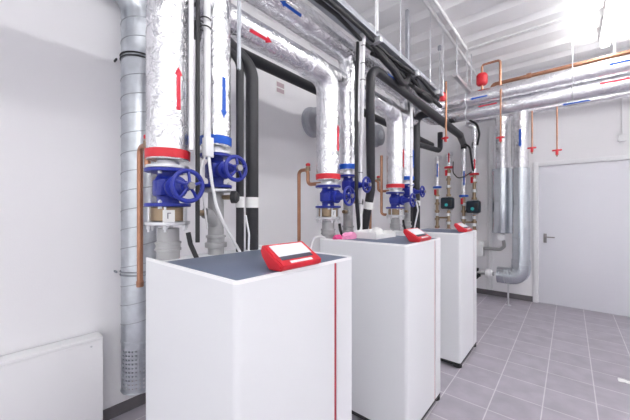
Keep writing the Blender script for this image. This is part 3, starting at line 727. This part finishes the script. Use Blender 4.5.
# cables round the pumps
cable('black_hose', [(-1.30, 5.50, 2.98), (-1.16, 5.46, 2.86), (-1.13, 5.46, 2.70), (-1.16, 5.46, 2.52)], .017, 'rubber', 'black hose arching down right of the right pump pipe', 'black hoses by the pumps', .15, 'hose')
cable('black_hose', [(-1.40, 5.50, 2.75), (-1.36, 5.46, 2.58), (-1.27, 5.46, 2.50), (-1.245, 5.50, 2.20), (-1.25, 5.6, 2.12)], .017, 'rubber', 'black hose crossing to the red collar above the right pump', 'black hoses by the pumps', .12, 'hose')
cable('black_cable', [(-1.56, 5.55, 2.30), (-1.55, 5.50, 2.10), (-1.46, 5.48, 1.99), (-1.36, 5.50, 2.02), (-1.27, 5.58, 2.10)], .009, 'rubber', 'thin black cable looping between the two pumps', None, .12)

# ------------------------------------------------------------------ steel jacketed ducts by the door
c1, c2 = (-.82, 5.555), (-.553, 5.34)
t = thing('jacketed_pipe', (*c1, 1.08), 'steel jacketed vertical pipe ending above a white knob', 'pipe', 'steel jacketed pipes by the door')
MB().lathe((*c1, 1.083), (0, 0, 1), [(.05, 0), (.141, .002), (.145, .01), (.145, .50), (.148, .503), (.148, .512), (.145, .515), (.145, 1.02), (.10, 1.035)], 36).build('steel_jacket', 'jacket', t)
MB().tube([(*c1, 2.10), (*c1, 2.92)], .104, .05, 32, wob=.002, step=.03).build('foil_jacket', 'foil', t)
MB().cyl((*c1, .98), (*c1, 1.09), .03, 16).build('outlet', 'cast', t)
MB().lathe((c1[0], c1[1] - .03, 1.02), (0, -1, 0), [(.02, 0), (.02, .06), (.05, .065), (.055, .08), (.05, .1)], 18).build('knob', 'plastic', t, label='white round knob')
t = thing('jacketed_pipe', (*c2, .3), 'steel jacketed duct with a bent foot beside the door', 'pipe', 'steel jacketed pipes by the door')
MB().lathe((*c2, .70), (0, 0, 1), [(.110, 0), (.110, .33), (.113, .333), (.113, .342), (.110, .345), (.110, .83), (.113, .833), (.113, .842), (.110, .845), (.110, 1.365), (.09, 1.38)], 40).build('steel_jacket', 'jacket', t)
EZc = .452
MB().tube([(*c2, .71), (c2[0], c2[1], EZc), (c2[0] - .30, c2[1], EZc)], .121, .20, 36, n=5).build('elbow', 'jacket', t, angle=12)
for k in range(6):
    a = k / 5 * PI / 2
    cx, cz = c2[0] - .20 + .20 * math.cos(a), EZc + .20 - .20 * math.sin(a)
    MB().torus((cx, c2[1], cz), (-math.sin(a), 0, -math.cos(a)), .1215, .0028, 36, 6).build('gore_seam', 'galv', t)
MB().tube([(*c2, 2.06), (*c2, 2.92)], .099, .05, 32, wob=.002, step=.03).build('foil_jacket', 'foil', t)
MB().arrow((*c2, 2.50), (0, 0, -1), (.0, -1, 0), .1005, .26, .028, .05, .05).build('flow_arrow', 'bluetape', t, smooth=False)
fs = MB(); fs.cyl((c2[0] - .16, c2[1], .006), (c2[0] - .16, c2[1], .38), .012, 12); fs.cyl((c2[0] - .16, c2[1], 0), (c2[0] - .16, c2[1], .008), .04, 16)
fs.build('support_foot', 'steel', t)
t = thing('vertical_tube', (-.70, 5.40, 1.9), 'slim foil tube between the two steel jacketed pipes', 'pipe')
MB().tube([(-.675, 5.47, 2.12), (-.675, 5.47, 2.9)], .02, .02, 14).build('tube', 'foil', t)
# low fittings left of the elbow
t = thing('wall_box', (-1.12, 5.74, .62), 'small white box on the back wall right of the farthest boiler', 'box')
MB().box((-1.34, 5.66, .66), (-1.115, 5.80, .92), .01).build('casing', 'plastic', t)
MB().tube([(-1.12, 5.70, .80), (-.87, 5.70, .80), (-.81, 5.66, .86), (-.81, 5.58, .96), (c1[0], c1[1], .985)], .026, .05, 14).build('drain_tube', 'cast', t)
tag(MB().tube([(-1.03, 5.765, .10), (-1.03, 5.765, 2.86)], .035, .02, 18).build('drain_pipe', 'plastic', loc=(-1.03, 5.765, .1)), 'white vertical pipe on the back wall left of the steel jackets', 'pipe')
t = thing('drain_valve', (-1.10, 5.55, .40), 'dark low drain valve at the end of the bent steel duct', 'valve')
MB().tube([(-1.32, 5.34, .452), (-.90, 5.34, .452)], .030, .02, 14).build('tube', 'cast', t)
MB().lathe((-1.02, 5.34, .452), (1, 0, 0), [(.03, 0), (.065, .01), (.075, .045), (.055, .09), (.03, .10)], 18).build('union', 'plastic', t, label='white union')
v = MB(); v.lathe((-1.14, 5.34, .375), (0, 0, 1), [(.04, 0), (.055, .01), (.055, .05), (.03, .06), (.03, .14)], 14); v.lathe((-1.14, 5.28, .395), (0, -1, 0), [(.045, 0), (.045, .03)], 12)
v.build('valve_body', 'rubber', t)
tag(MB().tube([(-1.32, 5.34, .452), (-1.50, 5.45, .50), (-1.60, 5.76, .5)], .034, .1, 14).build('supply_pipe', 'cast', loc=(-1.32, 5.34, .452)), 'grey pipe leading from the drain valve behind the farthest boiler', 'pipe')

# ------------------------------------------------------------------ red expansion vessel, copper loop, droppers, copper line
t = thing('expansion_vessel', (-.83, CROSS_Y, CB_Z + .08), 'small red pressure vessel standing on the upper cross pipe', 'vessel')
MB().lathe((-.83, CROSS_Y, 2.995), (0, 0, 1), [(.02, 0), (.05, .008), (.061, .024), (.063, .036), (.063, .112), (.061, .124), (.048, .145), (.02, .153)], 28).build('tank', 'red', t)
MB().cyl((-.83, CROSS_Y, 2.93), (-.83, CROSS_Y, 3.0), .012, 14).build('stem', 'copper', t)
tag(MB().tube([(-.83, CROSS_Y, 3.145), (-.83, CROSS_Y, 3.25), (-.635, CROSS_Y, 3.25), (-.635, CROSS_Y, 2.915)], .013, .03, 14).build('copper_loop', 'copper', loc=(-.83, CROSS_Y, 3.145)), 'square copper loop from the red vessel down to the cross pipe', 'pipe')
tag(MB().tube([(-.80, 4.6, 2.97), (-.80, 4.6, 3.14), (2.9, 4.6, 3.14)], .024, .05, 14).build('copper_line', 'copper', loc=(-.80, 4.6, 2.97)), 'long copper pipe under the ceiling behind the cross pipes', 'pipe')
ring_ = MB().lathe((-.42, 4.6, 3.14), (1, 0, 0), [(.026, 0), (.036, .003), (.036, .05), (.026, .053)], 16).build('pipe_clamp', 'copper', loc=(-.42, 4.6, 3.1))
tag(ring_, 'copper clamp on the long copper pipe', 'clamp')
for k, (x, yy, z1, z0, r) in enumerate(((-.612, 4.025, 2.90, 2.27, .0085), (-.326, CROSS_Y, 2.57, 2.13, .0075), (-.107, CROSS_Y, 2.57, 2.075, .0075))):
    t = thing('drain_dropper', (x, yy, z0), ['copper dropper with red tap in front of the foil cross pipes', 'copper dropper with red tap just right of the steel jackets', 'copper dropper with red tap, rightmost of the three'][k], 'pipe', 'copper droppers with red taps')
    MB().tube([(x, yy, z0 + .01), (x, yy, z1)] if k else [(x, yy, z0 + .01), (x, yy, 2.84), (x, yy + .04, 2.87)], r, .02, 12).build('tube', 'copper', t)
    tp = MB(); tp.box((x - .042, yy - .032, z0 + .01), (x + .042, yy - .018, z0 + .028), .005); tp.box((x - .012, yy - .035, z0 - .03), (x + .012, yy + .012, z0 + .03), .005)
    tp.build('tap', 'red', t, label='red tap lever')
    MB().lathe((x, yy, z0 - .045), (0, 0, 1), [(.008, 0), (.008, .015), (.014, .017), (.014, .06)], 12).build('tap_body', 'brass', t)
t = thing('air_vent', (-1.136, 3.75, 2.28), 'small red capped air vent with copper stem at the far end of the tray', 'air vent')
MB().tube([(-1.136, 3.75, 2.29), (-1.136, 3.75, 3.0)], .012, .02, 12).build('stem', 'copper', t)
MB().lathe((-1.165, 3.71, 2.755), (.1, -.2, 1), [(.02, 0), (.038, .008), (.042, .06), (.032, .085), (.018, .11)], 18).build('cap', 'red', t)
MB().cyl((-1.165, 3.715, 2.80), (-1.136, 3.75, 2.80), .010, 10).build('cap_elbow', 'brass', t)
tp = MB(); tp.box((-1.175, 3.71, 2.30), (-1.097, 3.725, 2.325), .006); tp.box((-1.146, 3.71, 2.27), (-1.126, 3.76, 2.33), .004); tp.build('tap', 'red', t)

# ------------------------------------------------------------------ conduits and supports under the ceiling
CZ = H - .018
tag(MB().tube([(-1.055, -.5, CZ), (-1.055, 5.1, CZ)], .016, .02, 12).build('ceiling_conduit', 'plastic', loc=(-1.055, -.5, CZ)), 'straight white conduit under the ceiling, left of the pair', 'conduit', 'ceiling conduits')
tag(MB().tube([(-.98, -.5, CZ), (-.98, 4.02, CZ)], .016, .02, 12).build('ceiling_conduit', 'plastic', loc=(-.98, -.5, CZ)), 'straight white conduit under the ceiling, right of the pair', 'conduit', 'ceiling conduits')
tag(MB().tube([(-.96, 4.04, CZ), (.25, 4.04, CZ)], .010, .02, 12).build('ceiling_conduit', 'plastic', loc=(-.96, 4.04, CZ)), 'thin conduit crossing the ceiling towards the lamp', 'conduit', 'ceiling conduits')
tag(MB().tube([(.38, 4.72, H - .01), (.38, 4.72, 2.95), (.42, 4.6, 2.95)], .010, .03, 10).build('drop_rod', 'plastic', loc=(.38, 4.72, 2.95)), 'white rod hanging from the ceiling at the right edge', 'rod')
for k, (x, yb) in enumerate(((-1.0, 4.15), (.02, 4.15), (.52, 4.15))):
    t = thing('pipe_hanger', (x, yb, 2.6), ['white pipe hanger on the cross pipes beside the red vessel', 'white pipe hanger on the cross pipes above the door', 'white pipe hanger on the cross pipes at the right edge'][k], 'pipe hanger', 'cross pipe hangers')
    for zc, rr in ((CB_Z, .096), (CR_Z, .081)):
        MB().torus((x, yb, zc), (1, 0, 0), rr + .003, .004, 32, 8).build('strap', 'steel', t)
    MB().cyl((x, yb, CB_Z + .09), (x, yb, H + .02), .005, 8).build('rod', 'steel', t)
tag(MB().box((-1.0, 3.55, 2.95), (-.96, 4.35, 2.985)).build('support_rail', 'steel', loc=(-.98, 3.6, 2.95), smooth=False), 'short steel rail above the corner of the cross pipes', 'rail')
for k, (x, yy) in enumerate(((-.98, 3.62), (-.98, 4.28))):
    tag(MB().cyl((x, yy, 2.98), (x, yy, H + .02), .006, 8).build('hanger_rod', 'steel', loc=(x, yy, 2.98)), ['threaded rod at the near end of the short steel rail', 'threaded rod at the far end of the short steel rail'][k], 'rod', 'rail hanger rods')
for k, (x, yy) in enumerate(((-1.33, 3.10), (-1.22, 3.78), (-1.16, 4.3))):
    t = thing('threaded_rod', (x, yy, 2.75), ['thin threaded rod left of the ceiling conduits, nearest one', 'thin threaded rod left of the ceiling conduits, middle one', 'thin threaded rod left of the ceiling conduits, farthest one'][k], 'rod', 'thin threaded rods')
    MB().cyl((x, yy, 2.8), (x, yy, H + .02), .004, 8).build('rod', 'steel', t)
    MB().box((x - .018, yy - .018, H - .05), (x + .018, yy + .018, H + .005), .003).build('ceiling_clip', 'grey', t)
# socket on the back wall
t = thing('wall_socket', (.537, YB, 2.4), 'white socket with a conduit high on the wall above the door', 'socket')
MB().box((.497, YB - .045, 2.385), (.577, YB, 2.475), .006).build('socket_box', 'plastic', t)
MB().cyl((.537, YB - .015, 2.47), (.537, YB - .015, 3.3), .010, 12).build('conduit', 'plastic', t)
# scrap of paper on the floor
m = MB(); g = bmesh.ops.create_grid(m.bm, x_segments=8, y_segments=8, size=.5)
for v in m.bm.verts:
    v.co = V((.36 + v.co.x * .10, 3.60 + v.co.y * .06, .004 + .012 * abs(noise.noise(v.co * 5 + V((3, 1, 2))))))
o = m.build('paper_scrap', 'paper', loc=(.36, 3.60, .002), smooth=False)
s = o.modifiers.new('thick', 'SOLIDIFY'); s.thickness = .001; s.offset = 1
tag(o, 'small white scrap of paper on the floor tiles', 'paper')

# ------------------------------------------------------------------ camera, world, colour
cam = bpy.data.cameras.new('camera'); co = bpy.data.objects.new('camera', cam); COL.objects.link(co)
cam.sensor_fit = 'HORIZONTAL'; cam.sensor_width = 36.0; cam.lens = 36.0 * 297 / 630
cam.clip_start = .02; cam.clip_end = 50
co.location = (0, 0, 1.45); co.rotation_euler = (math.radians(90), 0, math.radians(40.65))
scene.camera = co
w = bpy.data.worlds.new('world'); scene.world = w; w.use_nodes = True
w.node_tree.nodes['Background'].inputs['Color'].default_value = (.97, .97, 1, 1)
w.node_tree.nodes['Background'].inputs['Strength'].default_value = 0.5
vs = scene.view_settings
vs.view_transform = 'Standard'; vs.look = 'None'; vs.gamma = 1; vs.use_curve_mapping = False
vs.exposure = 1.45
scene.cycles.max_bounces = 10; scene.cycles.diffuse_bounces = 6; scene.cycles.glossy_bounces = 5
scene.cycles.use_denoising = True
